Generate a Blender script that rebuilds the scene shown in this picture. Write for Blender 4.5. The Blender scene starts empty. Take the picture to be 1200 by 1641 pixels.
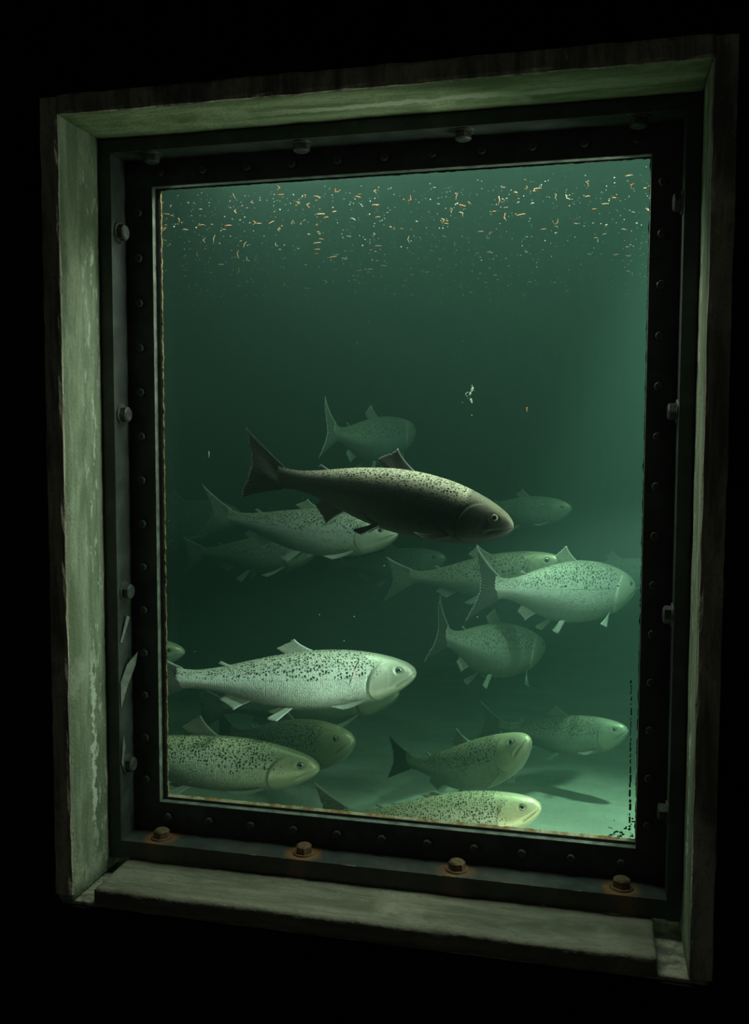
import bpy, bmesh, math, random
import numpy as np
from mathutils import Vector, Matrix

D = bpy.data
scene = bpy.context.scene
COL = scene.collection

# ------------------------------------------------------------------ camera
cam_d = D.cameras.new('camera')
cam_d.sensor_fit = 'VERTICAL'
cam_d.sensor_height = 36.0
cam_d.lens = 1501.75 / 1641.0 * 36.0
cam_d.clip_start = 0.01
cam = D.objects.new('camera', cam_d)
COL.objects.link(cam)
right = Vector((0.97274652, 0.23184704, 0.00333939))
up = Vector((-0.01937407, 0.06691817, 0.99757035))
fwd = Vector((-0.23106027, 0.97044779, -0.06958623))
m = Matrix((right, up, -fwd)).transposed().to_4x4()
m.translation = Vector((0.89974646, -1.46089463, 1.62318084))
cam.matrix_world = m
scene.camera = cam

# ------------------------------------------------------------------ world, exposure
scene.view_settings.view_transform = 'Standard'
scene.view_settings.look = 'None'
scene.view_settings.exposure = 0.0
scene.view_settings.gamma = 1.0
scene.view_settings.use_curve_mapping = False
world = D.worlds.new('world')
scene.world = world
world.use_nodes = True
world.node_tree.nodes['Background'].inputs[0].default_value = (0.95, 1.0, 0.85, 1)
world.node_tree.nodes['Background'].inputs[1].default_value = 0.024
scene.cycles.use_denoising = True
scene.cycles.volume_bounces = 1
scene.cycles.max_bounces = 8
scene.cycles.transparent_max_bounces = 12
scene.cycles.sample_clamp_indirect = 4.0


# ------------------------------------------------------------------ overhead tank light and unseen lights added in the tank
def area(name, loc, target, sx, sy, power, color=(1, 1, 1), spread=math.pi):
    l = D.lights.new(name, 'AREA')
    l.shape = 'RECTANGLE'
    l.size, l.size_y = sx, sy
    l.energy = power
    l.color = color
    l.spread = spread
    o = D.objects.new(name, l)
    COL.objects.link(o)
    o.location = loc
    o.rotation_euler = (Vector(target) - Vector(loc)).to_track_quat('-Z', 'Y').to_euler()
    return o


area('tank_lamp_overhead', (1.0, 0.75, 3.0), (0.75, 0.95, 0.9), 1.3, 0.8, 45, (1.0, 1.0, 0.88))
area('added_strip_top', (0.6, 0.34, 2.30), (0.55, 0.16, 0.8), 1.1, 0.10, 14, (1.0, 1.0, 0.85))  # unseen strip above the glass, added to brighten the sill
area('added_strip_side', (1.28, 0.36, 1.58), (0.0, 0.12, 1.55), 0.10, 1.5, 12, (0.95, 1.0, 0.80))  # added out of view to light the opposite jamb
area('added_strip_low', (0.62, 0.34, 0.74), (0.65, 0.11, 2.2), 1.1, 0.08, 1.9, (0.85, 1.0, 0.70))  # added below the glass so the soffit reads lit
area('added_strip_far', (-0.22, 0.36, 1.85), (1.0, 0.10, 1.9), 0.10, 0.8, 1.6, (0.92, 1.0, 0.80))  # extra unseen strip for the other jamb and the soffit


def spot(name, loc, target, power, angle, blend, radius, color):
    l = D.lights.new(name, 'SPOT')
    l.energy = power; l.spot_size = math.radians(angle); l.spot_blend = blend; l.shadow_soft_size = radius; l.color = color
    o = D.objects.new(name, l)
    COL.objects.link(o)
    o.location = loc
    o.rotation_euler = (Vector(target) - Vector(loc)).to_track_quat('-Z', 'Y').to_euler()


spot('added_spot_near', (1.55, 0.26, 1.64), (0.18, 0.48, 1.14), 440, 17, 0.7, 0.04, (1.0, 1.0, 0.90))  # unseen beam added to brighten the scratched silver salmon
spot('added_spot_deep', (1.45, 0.65, 3.1), (0.88, 0.80, 0.66), 1600, 27, 0.8, 0.06, (1.0, 1.0, 0.85))  # added beam pooling light on the floor and fish at the right


# ------------------------------------------------------------------ helpers
def tag(o, label=None, cat=None, group=None, kind=None):
    if label: o['label'] = label
    if cat: o['category'] = cat
    if group: o['group'] = group
    if kind: o['kind'] = kind
    return o


def obj(name, me, mats, parent=None):
    o = D.objects.new(name, me)
    COL.objects.link(o)
    for mt in (mats if isinstance(mats, (list, tuple)) else [mats]):
        if mt and mt.name not in [x.name for x in me.materials if x]:
            me.materials.append(mt)
    if parent is not None:
        o.parent = parent
    return o


def empty(name, loc=(0, 0, 0)):
    o = D.objects.new(name, None)
    COL.objects.link(o)
    o.location = loc
    o.empty_display_size = 0.05
    return o


def mesh_from(name, bm, smooth=False):
    bmesh.ops.recalc_face_normals(bm, faces=bm.faces)
    me = D.meshes.new(name)
    bm.to_mesh(me)
    bm.free()
    if smooth:
        for p in me.polygons: p.use_smooth = True
    return me


def add_box(bm, x0, x1, y0, y1, z0, z1):
    v = [bm.verts.new((x, y, z)) for x in (x0, x1) for y in (y0, y1) for z in (z0, z1)]
    for f in ((0, 1, 3, 2), (4, 6, 7, 5), (0, 4, 5, 1), (2, 3, 7, 6), (0, 2, 6, 4), (1, 5, 7, 3)):
        bm.faces.new([v[i] for i in f])


def box_mesh(name, *b, bevel=0.0, seg=2):
    bm = bmesh.new()
    add_box(bm, *b)
    if bevel:
        bmesh.ops.bevel(bm, geom=bm.edges[:], offset=bevel, segments=seg, affect='EDGES')
    return mesh_from(name, bm)


def add_prism(bm, pts2, axis, a, b):
    """Extrude a polygon pts2 along an axis (0 x: pts are y,z; 2 z: pts are x,y) from a to b."""
    def P(p, t):
        return (t, p[0], p[1]) if axis == 0 else (p[0], p[1], t)
    r0 = [bm.verts.new(P(p, a)) for p in pts2]
    r1 = [bm.verts.new(P(p, b)) for p in pts2]
    n = len(pts2)
    bm.faces.new(r0)
    bm.faces.new(list(reversed(r1)))
    for i in range(n):
        bm.faces.new((r0[i], r0[(i + 1) % n], r1[(i + 1) % n], r1[i]))


def rough_grid_box(name, x0, x1, y0, y1, z0, z1, step, amp, seed, bevel=0.004):
    """A box cut into a grid whose surface is knocked about, for worn concrete."""
    from mathutils import noise
    bm = bmesh.new()
    add_box(bm, x0, x1, y0, y1, z0, z1)
    bmesh.ops.bevel(bm, geom=bm.edges[:], offset=bevel, segments=1, affect='EDGES')
    for ax, (a, b) in enumerate(((x0, x1), (y0, y1), (z0, z1))):
        n = max(1, int((b - a) / step))
        for i in range(1, n):
            c = [0, 0, 0]; nn = [0, 0, 0]
            c[ax] = a + (b - a) * i / n; nn[ax] = 1
            bmesh.ops.bisect_plane(bm, geom=bm.verts[:] + bm.edges[:] + bm.faces[:], plane_co=c, plane_no=nn)
    ctr = Vector(((x0 + x1) / 2, (y0 + y1) / 2, (z0 + z1) / 2))
    for v in bm.verts:
        p = v.co.copy()
        q = p * 14 + Vector((seed, 0, 0))
        d = noise.noise_vector(q) * amp * 0.6 + noise.noise_vector(p * 60 + Vector((seed, 3, 0))) * amp * 0.5
        v.co = p + d
    return mesh_from(name, bm, True)


# ------------------------------------------------------------------ node helpers
class N:
    def __init__(s, name):
        s.m = D.materials.new(name)
        s.m.use_nodes = True
        s.t = s.m.node_tree
        s.t.nodes.clear()
        s.out = s.t.nodes.new('ShaderNodeOutputMaterial')

    def n(s, typ, **kw):
        nd = s.t.nodes.new(typ)
        for k, v in kw.items():
            setattr(nd, k, v)
        return nd

    def l(s, a, b):
        s.t.links.new(a, b)

    def put(s, sock, v):
        if isinstance(v, bpy.types.NodeSocket): s.l(v, sock)
        else: sock.default_value = v

    def math(s, op, a, b=0.0, c=0.0, clamp=False):
        nd = s.n('ShaderNodeMath', operation=op, use_clamp=clamp)
        s.put(nd.inputs[0], a); s.put(nd.inputs[1], b); s.put(nd.inputs[2], c)
        return nd.outputs[0]

    def step(s, x, a, b, lo=0.0, hi=1.0):
        nd = s.n('ShaderNodeMapRange', interpolation_type='SMOOTHSTEP')
        s.put(nd.inputs[0], x)
        for i, v in zip((1, 2, 3, 4), (a, b, lo, hi)): s.put(nd.inputs[i], v)
        return nd.outputs[0]

    def mix(s, f, a, b, blend='MIX'):
        nd = s.n('ShaderNodeMix', data_type='RGBA', blend_type=blend)
        s.put(nd.inputs[0], f)
        for i, v in ((6, a), (7, b)):
            if not isinstance(v, bpy.types.NodeSocket) and len(v) == 3: v = (*v, 1)
            s.put(nd.inputs[i], v)
        return nd.outputs[2]

    def coord(s, out='Object', scale=(1, 1, 1), loc=(0, 0, 0)):
        c = s.n('ShaderNodeTexCoord')
        mp = s.n('ShaderNodeMapping')
        s.l(c.outputs[out], mp.inputs[0])
        mp.inputs['Scale'].default_value = scale
        mp.inputs['Location'].default_value = loc
        return mp.outputs[0]

    def xyz(s, v):
        nd = s.n('ShaderNodeSeparateXYZ')
        s.l(v, nd.inputs[0])
        return nd.outputs

    def vec(s, x, y, z=0.0):
        nd = s.n('ShaderNodeCombineXYZ')
        s.put(nd.inputs[0], x); s.put(nd.inputs[1], y); s.put(nd.inputs[2], z)
        return nd.outputs[0]

    def noise(s, v, scale, detail=3, rough=0.55, dist=0.0, dim='3D'):
        nd = s.n('ShaderNodeTexNoise', noise_dimensions=dim)
        s.put(nd.inputs['Vector'], v)
        nd.inputs['Scale'].default_value = scale
        nd.inputs['Detail'].default_value = detail
        nd.inputs['Roughness'].default_value = rough
        nd.inputs['Distortion'].default_value = dist
        return nd.outputs[0]

    def ramp(s, x, stops):
        nd = s.n('ShaderNodeValToRGB')
        s.put(nd.inputs[0], x)
        e = nd.color_ramp.elements
        while len(e) < len(stops): e.new(0.5)
        for i, (p, c) in enumerate(stops):
            e[i].position = p
            e[i].color = (*c, 1) if len(c) == 3 else c
        return nd.outputs[0]

    def bump(s, h, strength, dist=0.01):
        nd = s.n('ShaderNodeBump')
        nd.inputs['Strength'].default_value = strength
        nd.inputs['Distance'].default_value = dist
        s.put(nd.inputs['Height'], h)
        return nd.outputs[0]

    def bsdf(s, color, rough=0.6, metal=0.0, spec=0.5, normal=None, **kw):
        b = s.n('ShaderNodeBsdfPrincipled')
        if not isinstance(color, bpy.types.NodeSocket) and len(color) == 3: color = (*color, 1)
        s.put(b.inputs['Base Color'], color)
        s.put(b.inputs['Roughness'], rough)
        s.put(b.inputs['Metallic'], metal)
        s.put(b.inputs['Specular IOR Level'], spec)
        for k, v in kw.items(): s.put(b.inputs[k], v)
        if normal is not None: s.l(normal, b.inputs['Normal'])
        s.l(b.outputs[0], s.out.inputs[0])
        return b


def concrete(name, base, dark, pale, streak_axis=2, seed=0.0, stain=None, rough=0.85, spec=0.25):
    s = N(name)
    sc = [9.0, 9.0, 9.0]; sc[streak_axis] = 1.3
    long = s.noise(s.coord('Object', sc, (seed, seed, seed)), 3.0, 6, 0.62, 0.4)
    cloud = s.noise(s.coord('Object', (1, 1, 1), (seed, 0, seed)), 7.0, 5, 0.6)
    grit = s.noise(s.coord('Object'), 160.0, 2, 0.6)
    c = s.mix(s.step(long, 0.36, 0.66), dark, base)
    c = s.mix(s.step(cloud, 0.52, 0.74, 0, 0.7), c, pale)
    c = s.mix(s.step(grit, 0.56, 0.72, 0, 0.5), c, dark)
    fine = s.noise(s.coord('Object', [k * 1.0 if k > 2 else 3.0 for k in sc], (seed, 2, seed)), 14.0, 5, 0.7)
    c = s.mix(s.step(fine, 0.52, 0.66, 0, 0.55), c, dark)
    c = s.mix(s.step(fine, 0.40, 0.30, 0, 0.6), c, pale)
    if stain is not None: c = stain(s, c)
    h = s.math('ADD', s.math('MULTIPLY', long, 0.5), s.math('ADD', s.math('MULTIPLY', grit, 0.25), cloud))
    s.bsdf(c, rough, spec=spec, normal=s.bump(h, 0.6, 0.01))
    return s.m


def lime_streak(s, c):
    """White lime run on the jamb: a ragged vertical band at one depth, low down."""
    x, y, z = s.xyz(s.coord('Object'))
    w = s.noise(s.coord('Object', (1, 1, 5)), 7.0, 5, 0.65)
    off = s.math('ABSOLUTE', s.math('SUBTRACT', s.math('ADD', y, s.math('MULTIPLY', s.math('SUBTRACT', w, 0.5), 0.035)), 0.078))
    wid = s.math('MULTIPLY', s.step(s.noise(s.coord('Object', (0.6, 0.6, 1)), 24.0, 5, 0.75), 0.36, 0.72), 0.017)
    band = s.step(s.math('SUBTRACT', off, wid), -0.002, 0.002, 1, 0)
    zz = s.math('MULTIPLY', s.step(z, 0.86, 0.95), s.step(z, 1.13, 1.32, 1, 0))
    c = s.mix(s.math('MULTIPLY', s.math('MULTIPLY', band, zz), 0.85), c, (0.72, 0.75, 0.66))
    sp = s.noise(s.coord('Object', (1, 1, 0.35)), 55.0, 4, 0.7)
    spots = s.math('MULTIPLY', s.step(sp, 0.56, 0.62), s.step(y, 0.050, 0.085))
    spots = s.math('MULTIPLY', spots, 0.6)
    c = s.mix(spots, c, (0.62, 0.66, 0.56))
    foot = s.math('MULTIPLY', s.step(z, 0.82, 0.95, 1, 0), s.step(s.noise(s.coord('Object'), 30, 5, 0.7), 0.45, 0.6))
    return s.mix(s.math('MULTIPLY', foot, 0.6), c, (0.5, 0.53, 0.40))


def soffit_streak(s, c):
    x, y, z = s.xyz(s.coord('Object'))
    w = s.noise(s.coord('Object', (3, 1, 1)), 6.0, 5, 0.65)
    off = s.math('ABSOLUTE', s.math('SUBTRACT', s.math('ADD', y, s.math('MULTIPLY', s.math('SUBTRACT', w, 0.5), 0.04)), 0.07))
    wid = s.math('MULTIPLY', s.noise(s.coord('Object', (1, 0, 0)), 5.0, 3, 0.5), 0.018)
    band = s.step(s.math('SUBTRACT', off, wid), -0.002, 0.002, 1, 0)
    xx = s.math('MULTIPLY', s.step(x, 0.25, 0.5), s.step(x, 0.8, 0.95, 1, 0))
    return s.mix(s.math('MULTIPLY', s.math('MULTIPLY', band, xx), 0.75), c, (0.62, 0.66, 0.5))


M = {}
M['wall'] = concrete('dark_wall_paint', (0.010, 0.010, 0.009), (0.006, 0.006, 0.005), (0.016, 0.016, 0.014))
M['jamb'] = concrete('weathered_green_concrete', (0.31, 0.35, 0.25), (0.15, 0.19, 0.12), (0.42, 0.46, 0.36), 2, 0.0, lime_streak)
M['soffit'] = concrete('weathered_soffit_concrete', (0.40, 0.46, 0.28), (0.18, 0.23, 0.12), (0.54, 0.60, 0.40), 0, 4.0, soffit_streak)
M['casing'] = concrete('grimy_casing_concrete', (0.55, 0.52, 0.40), (0.16, 0.15, 0.12), (0.70, 0.68, 0.56), 2, 8.0)
M['sill'] = concrete('worn_sill_concrete', (0.25, 0.235, 0.18), (0.13, 0.125, 0.09), (0.34, 0.32, 0.25), 0, 2.0)
M['room_floor'] = concrete('room_floor_concrete', (0.1, 0.1, 0.1), (0.06, 0.06, 0.06), (0.14, 0.14, 0.13), 0, 3.0)


def tank_floor_mat():
    s = N('silty_tank_floor')
    a = s.noise(s.coord('Object', (1, 1.6, 1)), 3.0, 6, 0.6)
    g = s.noise(s.coord('Object'), 55.0, 4, 0.7)
    g2 = s.noise(s.coord('Object'), 240.0, 2, 0.6)
    c = s.mix(s.step(a, 0.35, 0.65), (0.40, 0.41, 0.32), (0.56, 0.56, 0.45))
    c = s.mix(s.step(g, 0.55, 0.7, 0, 0.35), c, (0.24, 0.25, 0.18))
    s.bsdf(c, 0.9, spec=0.2, normal=s.bump(s.math('ADD', g, g2), 0.5, 0.01))
    return s.m


M['tank_floor'] = tank_floor_mat()
M['tank_wall'] = concrete('tank_concrete', (0.20, 0.23, 0.19), (0.12, 0.14, 0.11), (0.26, 0.28, 0.23), 2, 5.0)


def steel_mat(name, rust_bottom=False):
    s = N(name)
    x, y, z = s.xyz(s.coord('Object'))
    n1 = s.noise(s.coord('Object'), 18.0, 5, 0.6)
    n2 = s.noise(s.coord('Object'), 120.0, 3, 0.6)
    c = s.mix(s.step(n1, 0.4, 0.7), (0.045, 0.052, 0.050), (0.080, 0.090, 0.086))
    if rust_bottom:
        # rust blooms round the four bolts along the bottom leg
        u = s.math('WRAP', x, 0.095 + 0.1429, 0.095 - 0.1429)
        du = s.math('SUBTRACT', u, 0.095)
        dv = s.math('SUBTRACT', y, 0.157)
        r = s.math('SQRT', s.math('ADD', s.math('MULTIPLY', du, du), s.math('MULTIPLY', dv, dv)))
        r = s.math('ADD', r, s.math('MULTIPLY', s.math('SUBTRACT', n1, 0.5), 0.05))
        bloom = s.step(r, 0.018, 0.040, 0.95, 0)
        c = s.mix(bloom, c, s.mix(n2, (0.22, 0.085, 0.03), (0.38, 0.17, 0.06)))
        edge = s.math('ADD', y, s.math('MULTIPLY', s.math('SUBTRACT', s.noise(s.coord('Object', (1, 0, 0)), 22, 4, 0.7), 0.5), 0.03))
        chip = s.math('MULTIPLY', s.step(edge, 0.124, 0.1265, 1, 0), s.step(z, 0.8675, 0.8685))
        c = s.mix(chip, c, (0.42, 0.42, 0.37))
        brown = s.step(s.noise(s.coord('Object', (1, 1, 1), (3, 1, 0)), 9.0, 4, 0.6), 0.45, 0.7, 0, 0.5)
        c = s.mix(brown, c, (0.10, 0.07, 0.04))
    s.bsdf(c, s.step(n2, 0.3, 0.7, 0.42, 0.6), 0.0, 0.45, normal=s.bump(s.math('ADD', n1, s.math('MULTIPLY', n2, 0.3)), 0.25, 0.004))
    return s.m


M['steel'] = steel_mat('dark_painted_steel')
M['steel_rusty'] = steel_mat('dark_steel_with_rust', True)


def simple_rust(name, a, b, scale=60.0, rough=0.75):
    s = N(name)
    n = s.noise(s.coord('Object'), scale, 5, 0.65)
    s.bsdf(s.mix(s.step(n, 0.35, 0.65), a, b), rough, 0.0, 0.35, normal=s.bump(n, 0.6, 0.003))
    return s.m


M['bolt'] = simple_rust('dark_bolt_steel', (0.055, 0.06, 0.055), (0.11, 0.12, 0.11), 90, 0.45)
M['bolt_rusty'] = simple_rust('rusty_bolt_steel', (0.10, 0.06, 0.035), (0.26, 0.15, 0.08), 110, 0.7)
M['gasket'] = simple_rust('crusty_sealant', (0.05, 0.035, 0.02), (0.50, 0.36, 0.16), 70, 0.8)
M['gasket_gold'] = simple_rust('rusty_yellow_sealant', (0.60, 0.30, 0.08), (0.95, 0.86, 0.58), 38, 0.7)
M['sealant_black'] = simple_rust('black_sealant', (0.006, 0.006, 0.005), (0.02, 0.018, 0.014), 80, 0.8)
M['lip'] = simple_rust('lit_edge_grey', (0.16, 0.17, 0.15), (0.34, 0.36, 0.32), 40, 0.5)  # paler grey paints in the light caught by the flange edge
M['paint_flake'] = simple_rust('peeling_grey_paint', (0.20, 0.23, 0.20), (0.30, 0.33, 0.29), 60, 0.5)


def glass_mat():
    s = N('window_glass')
    tr = s.n('ShaderNodeBsdfTransparent')
    tr.inputs[0].default_value = (0.985, 0.995, 0.985, 1)
    gl = s.n('ShaderNodeBsdfGlossy')
    gl.inputs['Roughness'].default_value = 0.02
    lw = s.n('ShaderNodeLayerWeight')
    lw.inputs[0].default_value = 0.5
    fr = s.math('ADD', s.math('MULTIPLY', s.math('POWER', lw.outputs['Facing'], 5.0), 0.6), 0.02)
    mx = s.n('ShaderNodeMixShader')
    s.l(fr, mx.inputs[0]); s.l(tr.outputs[0], mx.inputs[1]); s.l(gl.outputs[0], mx.inputs[2])
    s.l(mx.outputs[0], s.out.inputs[0])
    return s.m


M['glass'] = glass_mat()


def water_mat():
    s = N('green_tank_water')
    sc = s.n('ShaderNodeVolumeScatter')
    sc.inputs['Color'].default_value = (0.28, 0.60, 0.49, 1)
    sc.inputs['Density'].default_value = 0.17
    sc.inputs['Anisotropy'].default_value = 0.35
    ab = s.n('ShaderNodeVolumeAbsorption')
    ab.inputs['Color'].default_value = (0.12, 0.42, 0.34, 1)
    ab.inputs['Density'].default_value = 1.0
    ad = s.n('ShaderNodeAddShader')
    s.l(sc.outputs[0], ad.inputs[0]); s.l(ab.outputs[0], ad.inputs[1])
    s.l(ad.outputs[0], s.out.inputs['Volume'])
    return s.m


M['water'] = water_mat()


# ------------------------------------------------------------------ fish materials
def skin_mat(name, back, side, belly, head, spot=(0.015, 0.02, 0.012), spot_reach=0.50, spot_amt=1.0, rough=0.36, metal=0.25, rear=None, back_at=(0.52, 0.86), scar=False, spec=0.45, crown=None):
    s = N(name)
    uv = s.n('ShaderNodeUVMap'); uv.uv_map = 'UVMap'
    u, v, _ = s.xyz(uv.outputs[0])
    rnd = s.n('ShaderNodeObjectInfo').outputs['Random']
    P = s.vec(s.math('ADD', u, s.math('MULTIPLY', rnd, 7.0)), s.math('MULTIPLY', v, 0.36), 0.0)
    cl = s.noise(P, 9.0, 5, 0.6)
    vv = s.math('ADD', v, s.math('MULTIPLY', s.math('SUBTRACT', cl, 0.5), 0.10))
    c = s.mix(s.step(vv, 0.12, 0.46), belly, side)  # belly tones darkened to carry shade from the light above
    c = s.mix(s.step(vv, back_at[0], back_at[1]), c, back)
    # fine scale rows
    sc = s.n('ShaderNodeTexVoronoi', voronoi_dimensions='2D')
    s.l(s.vec(s.math('MULTIPLY', u, 120.0), s.math('MULTIPLY', v, 62.0)), sc.inputs['Vector'])
    sc.inputs['Scale'].default_value = 1.0
    sc.inputs['Randomness'].default_value = 0.6
    body = s.step(u, 0.20, 0.225)
    scale_d = s.math('MULTIPLY', s.step(sc.outputs['Distance'], 0.25, 0.75), body)
    c = s.mix(s.math('MULTIPLY', scale_d, 0.38), c, s.mix(0.6, c, (0.02, 0.03, 0.02)))
    streak = s.noise(s.vec(s.math('MULTIPLY', u, 2.2), s.math('MULTIPLY', v, 1.6), rnd), 22.0, 5, 0.7)
    mott = s.noise(s.vec(s.math('MULTIPLY', u, 1.0), s.math('MULTIPLY', v, 0.30), rnd), 60.0, 5, 0.75)
    c = s.mix(s.math('MULTIPLY', s.step(mott, 0.48, 0.68, 0, 0.50), body), c, s.mix(0.75, c, (0.04, 0.05, 0.035)))
    c = s.mix(s.step(streak, 0.50, 0.72, 0, 0.55), c, s.mix(0.6, c, (0.02, 0.03, 0.02)))
    belly_shade = s.math('MULTIPLY', s.step(s.math('ADD', u, s.math('MULTIPLY', cl, 0.25)), 0.45, 0.85), s.step(vv, 0.34, 0.56, 1, 0))  # shade under the rear belly, painted into the skin
    c = s.mix(s.math('MULTIPLY', belly_shade, 0.75), c, (0.07, 0.08, 0.065))
    if rear is not None:
        c = s.mix(s.step(u, 0.62, 1.0, 0, 0.8), c, rear)
    # lateral line
    ll = s.math('ABSOLUTE', s.math('SUBTRACT', v, 0.53))
    c = s.mix(s.math('MULTIPLY', s.step(ll, 0.004, 0.009, 0.22, 0), body), c, (0.05, 0.06, 0.05))
    # head
    hd = s.step(u, 0.185, 0.215, 1, 0)
    hc = s.mix(s.step(vv, 0.55, 0.8), head, crown or back)
    hc = s.mix(s.step(vv, 0.12, 0.30, 1, 0), hc, belly)
    c = s.mix(s.math('MULTIPLY', hd, 0.8), c, hc)
    # irregular black spots over the back
    wob = s.n('ShaderNodeTexNoise'); s.l(P, wob.inputs['Vector']); wob.inputs['Scale'].default_value = 110.0
    wv = s.n('ShaderNodeVectorMath', operation='MULTIPLY_ADD')
    s.l(wob.outputs['Color'], wv.inputs[0]); wv.inputs[1].default_value = (0.013, 0.019, 0); s.l(P, wv.inputs[2])
    vo = s.n('ShaderNodeTexVoronoi', voronoi_dimensions='2D')
    s.l(wv.outputs[0], vo.inputs['Vector'])
    vo.inputs['Scale'].default_value = 78.0
    vo.inputs['Randomness'].default_value = 0.82
    rr = s.xyz(vo.outputs['Color'])[0]
    reach = s.step(s.math('ADD', v, s.math('MULTIPLY', s.math('SUBTRACT', rr, 0.5), 0.16)), spot_reach - 0.03, spot_reach + 0.07)
    headf = s.step(u, 0.13, 0.23, 0.35, 1.0)
    rad = s.math('MULTIPLY', s.math('MULTIPLY', reach, headf), s.step(rr, 0.05, 1.0, 0.20, 0.40))
    sp = s.step(s.math('SUBTRACT', vo.outputs['Distance'], rad), -0.07, 0.02, 1, 0)
    sp = s.math('MULTIPLY', s.math('MULTIPLY', sp, s.step(rad, 0.05, 0.15)), spot_amt)
    c = s.mix(sp, c, spot)
    if scar:
        # an old raking scratch with a raw pink middle
        su = s.math('ADD', u, s.math('MULTIPLY', s.math('SUBTRACT', wob.outputs[0], 0.5), 0.012))
        for (u0, v0, k_, v1, v2, wd, col) in ((0.268, 0.62, -0.16, 0.46, 0.80, 0.0035, (0.05, 0.045, 0.04)), (0.262, 0.56, 0.14, 0.50, 0.66, 0.0045, (0.72, 0.45, 0.42))):
            ln = s.math('ABSOLUTE', s.math('SUBTRACT', su, s.math('ADD', u0, s.math('MULTIPLY', s.math('SUBTRACT', v, v0), k_))))
            mk = s.math('MULTIPLY', s.step(ln, wd * 0.5, wd, 1, 0), s.math('MULTIPLY', s.step(v, v1, v1 + .03), s.step(v, v2 - .03, v2, 1, 0)))
            c = s.mix(mk, c, col)
    h = s.math('ADD', s.math('MULTIPLY', s.math('MULTIPLY', sc.outputs['Distance'], body), -0.5), s.math('MULTIPLY', cl, 1.2))
    s.bsdf(c, rough, metal, spec, normal=s.bump(h, 0.55, 0.003))
    return s.m


def fin_mat(name, base, ray, edge, spots=0.0, trans=0.25):
    s = N(name)
    uv = s.n('ShaderNodeUVMap'); uv.uv_map = 'UVMap'
    u, v, _ = s.xyz(uv.outputs[0])
    w = s.math('SINE', s.math('MULTIPLY', s.math('ADD', u, s.math('MULTIPLY', s.noise(uv.outputs[0], 4.0, 2), 0.03)), 150.0))
    c = s.mix(s.step(w, -0.4, 0.7), base, ray)
    n = s.noise(uv.outputs[0], 5.0, 4, 0.6)
    c = s.mix(s.step(n, 0.5, 0.75, 0, 0.5), c, base)
    if spots:
        vo = s.n('ShaderNodeTexVoronoi', voronoi_dimensions='2D')
        s.l(s.vec(s.math('MULTIPLY', u, 22.0), s.math('MULTIPLY', v, 13.0)), vo.inputs['Vector'])
        vo.inputs['Scale'].default_value = 1.0
        c = s.mix(s.step(vo.outputs['Distance'], 0.18, 0.36, spots, 0), c, (0.012, 0.015, 0.01))
    le = s.step(u, 0.02, 0.09, 0.85, 0)
    c = s.mix(le, c, edge)
    tip = s.step(v, 0.93, 1.0, 0, 0.5)
    c = s.mix(tip, c, edge)
    b = s.bsdf(c, 0.55, 0.0, 0.25, normal=s.bump(w, 0.4, 0.002))
    tl = s.n('ShaderNodeBsdfTranslucent'); s.l(c, tl.inputs[0])
    mx = s.n('ShaderNodeMixShader'); mx.inputs[0].default_value = trans
    s.l(b.outputs[0], mx.inputs[1]); s.l(tl.outputs[0], mx.inputs[2])
    s.l(mx.outputs[0], s.out.inputs[0])
    return s.m


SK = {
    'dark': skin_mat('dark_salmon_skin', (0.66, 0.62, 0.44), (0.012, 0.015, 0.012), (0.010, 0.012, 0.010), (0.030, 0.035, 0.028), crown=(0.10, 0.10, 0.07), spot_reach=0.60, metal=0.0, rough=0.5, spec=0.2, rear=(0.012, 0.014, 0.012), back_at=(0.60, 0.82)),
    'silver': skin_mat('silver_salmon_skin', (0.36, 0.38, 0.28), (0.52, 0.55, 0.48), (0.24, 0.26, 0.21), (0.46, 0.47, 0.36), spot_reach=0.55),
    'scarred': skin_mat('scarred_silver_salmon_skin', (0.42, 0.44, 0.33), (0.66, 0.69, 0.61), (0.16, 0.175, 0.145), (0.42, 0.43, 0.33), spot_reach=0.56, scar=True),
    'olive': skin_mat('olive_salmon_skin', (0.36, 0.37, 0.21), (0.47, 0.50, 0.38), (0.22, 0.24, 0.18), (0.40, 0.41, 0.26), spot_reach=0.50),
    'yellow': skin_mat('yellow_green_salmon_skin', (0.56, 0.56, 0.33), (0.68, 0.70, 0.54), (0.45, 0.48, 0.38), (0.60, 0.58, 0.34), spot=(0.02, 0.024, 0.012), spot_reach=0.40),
    'green': skin_mat('green_grey_salmon_skin', (0.30, 0.33, 0.22), (0.38, 0.42, 0.34), (0.18, 0.20, 0.16), (0.36, 0.38, 0.29), spot_reach=0.55, spot_amt=0.85),
}
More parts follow.
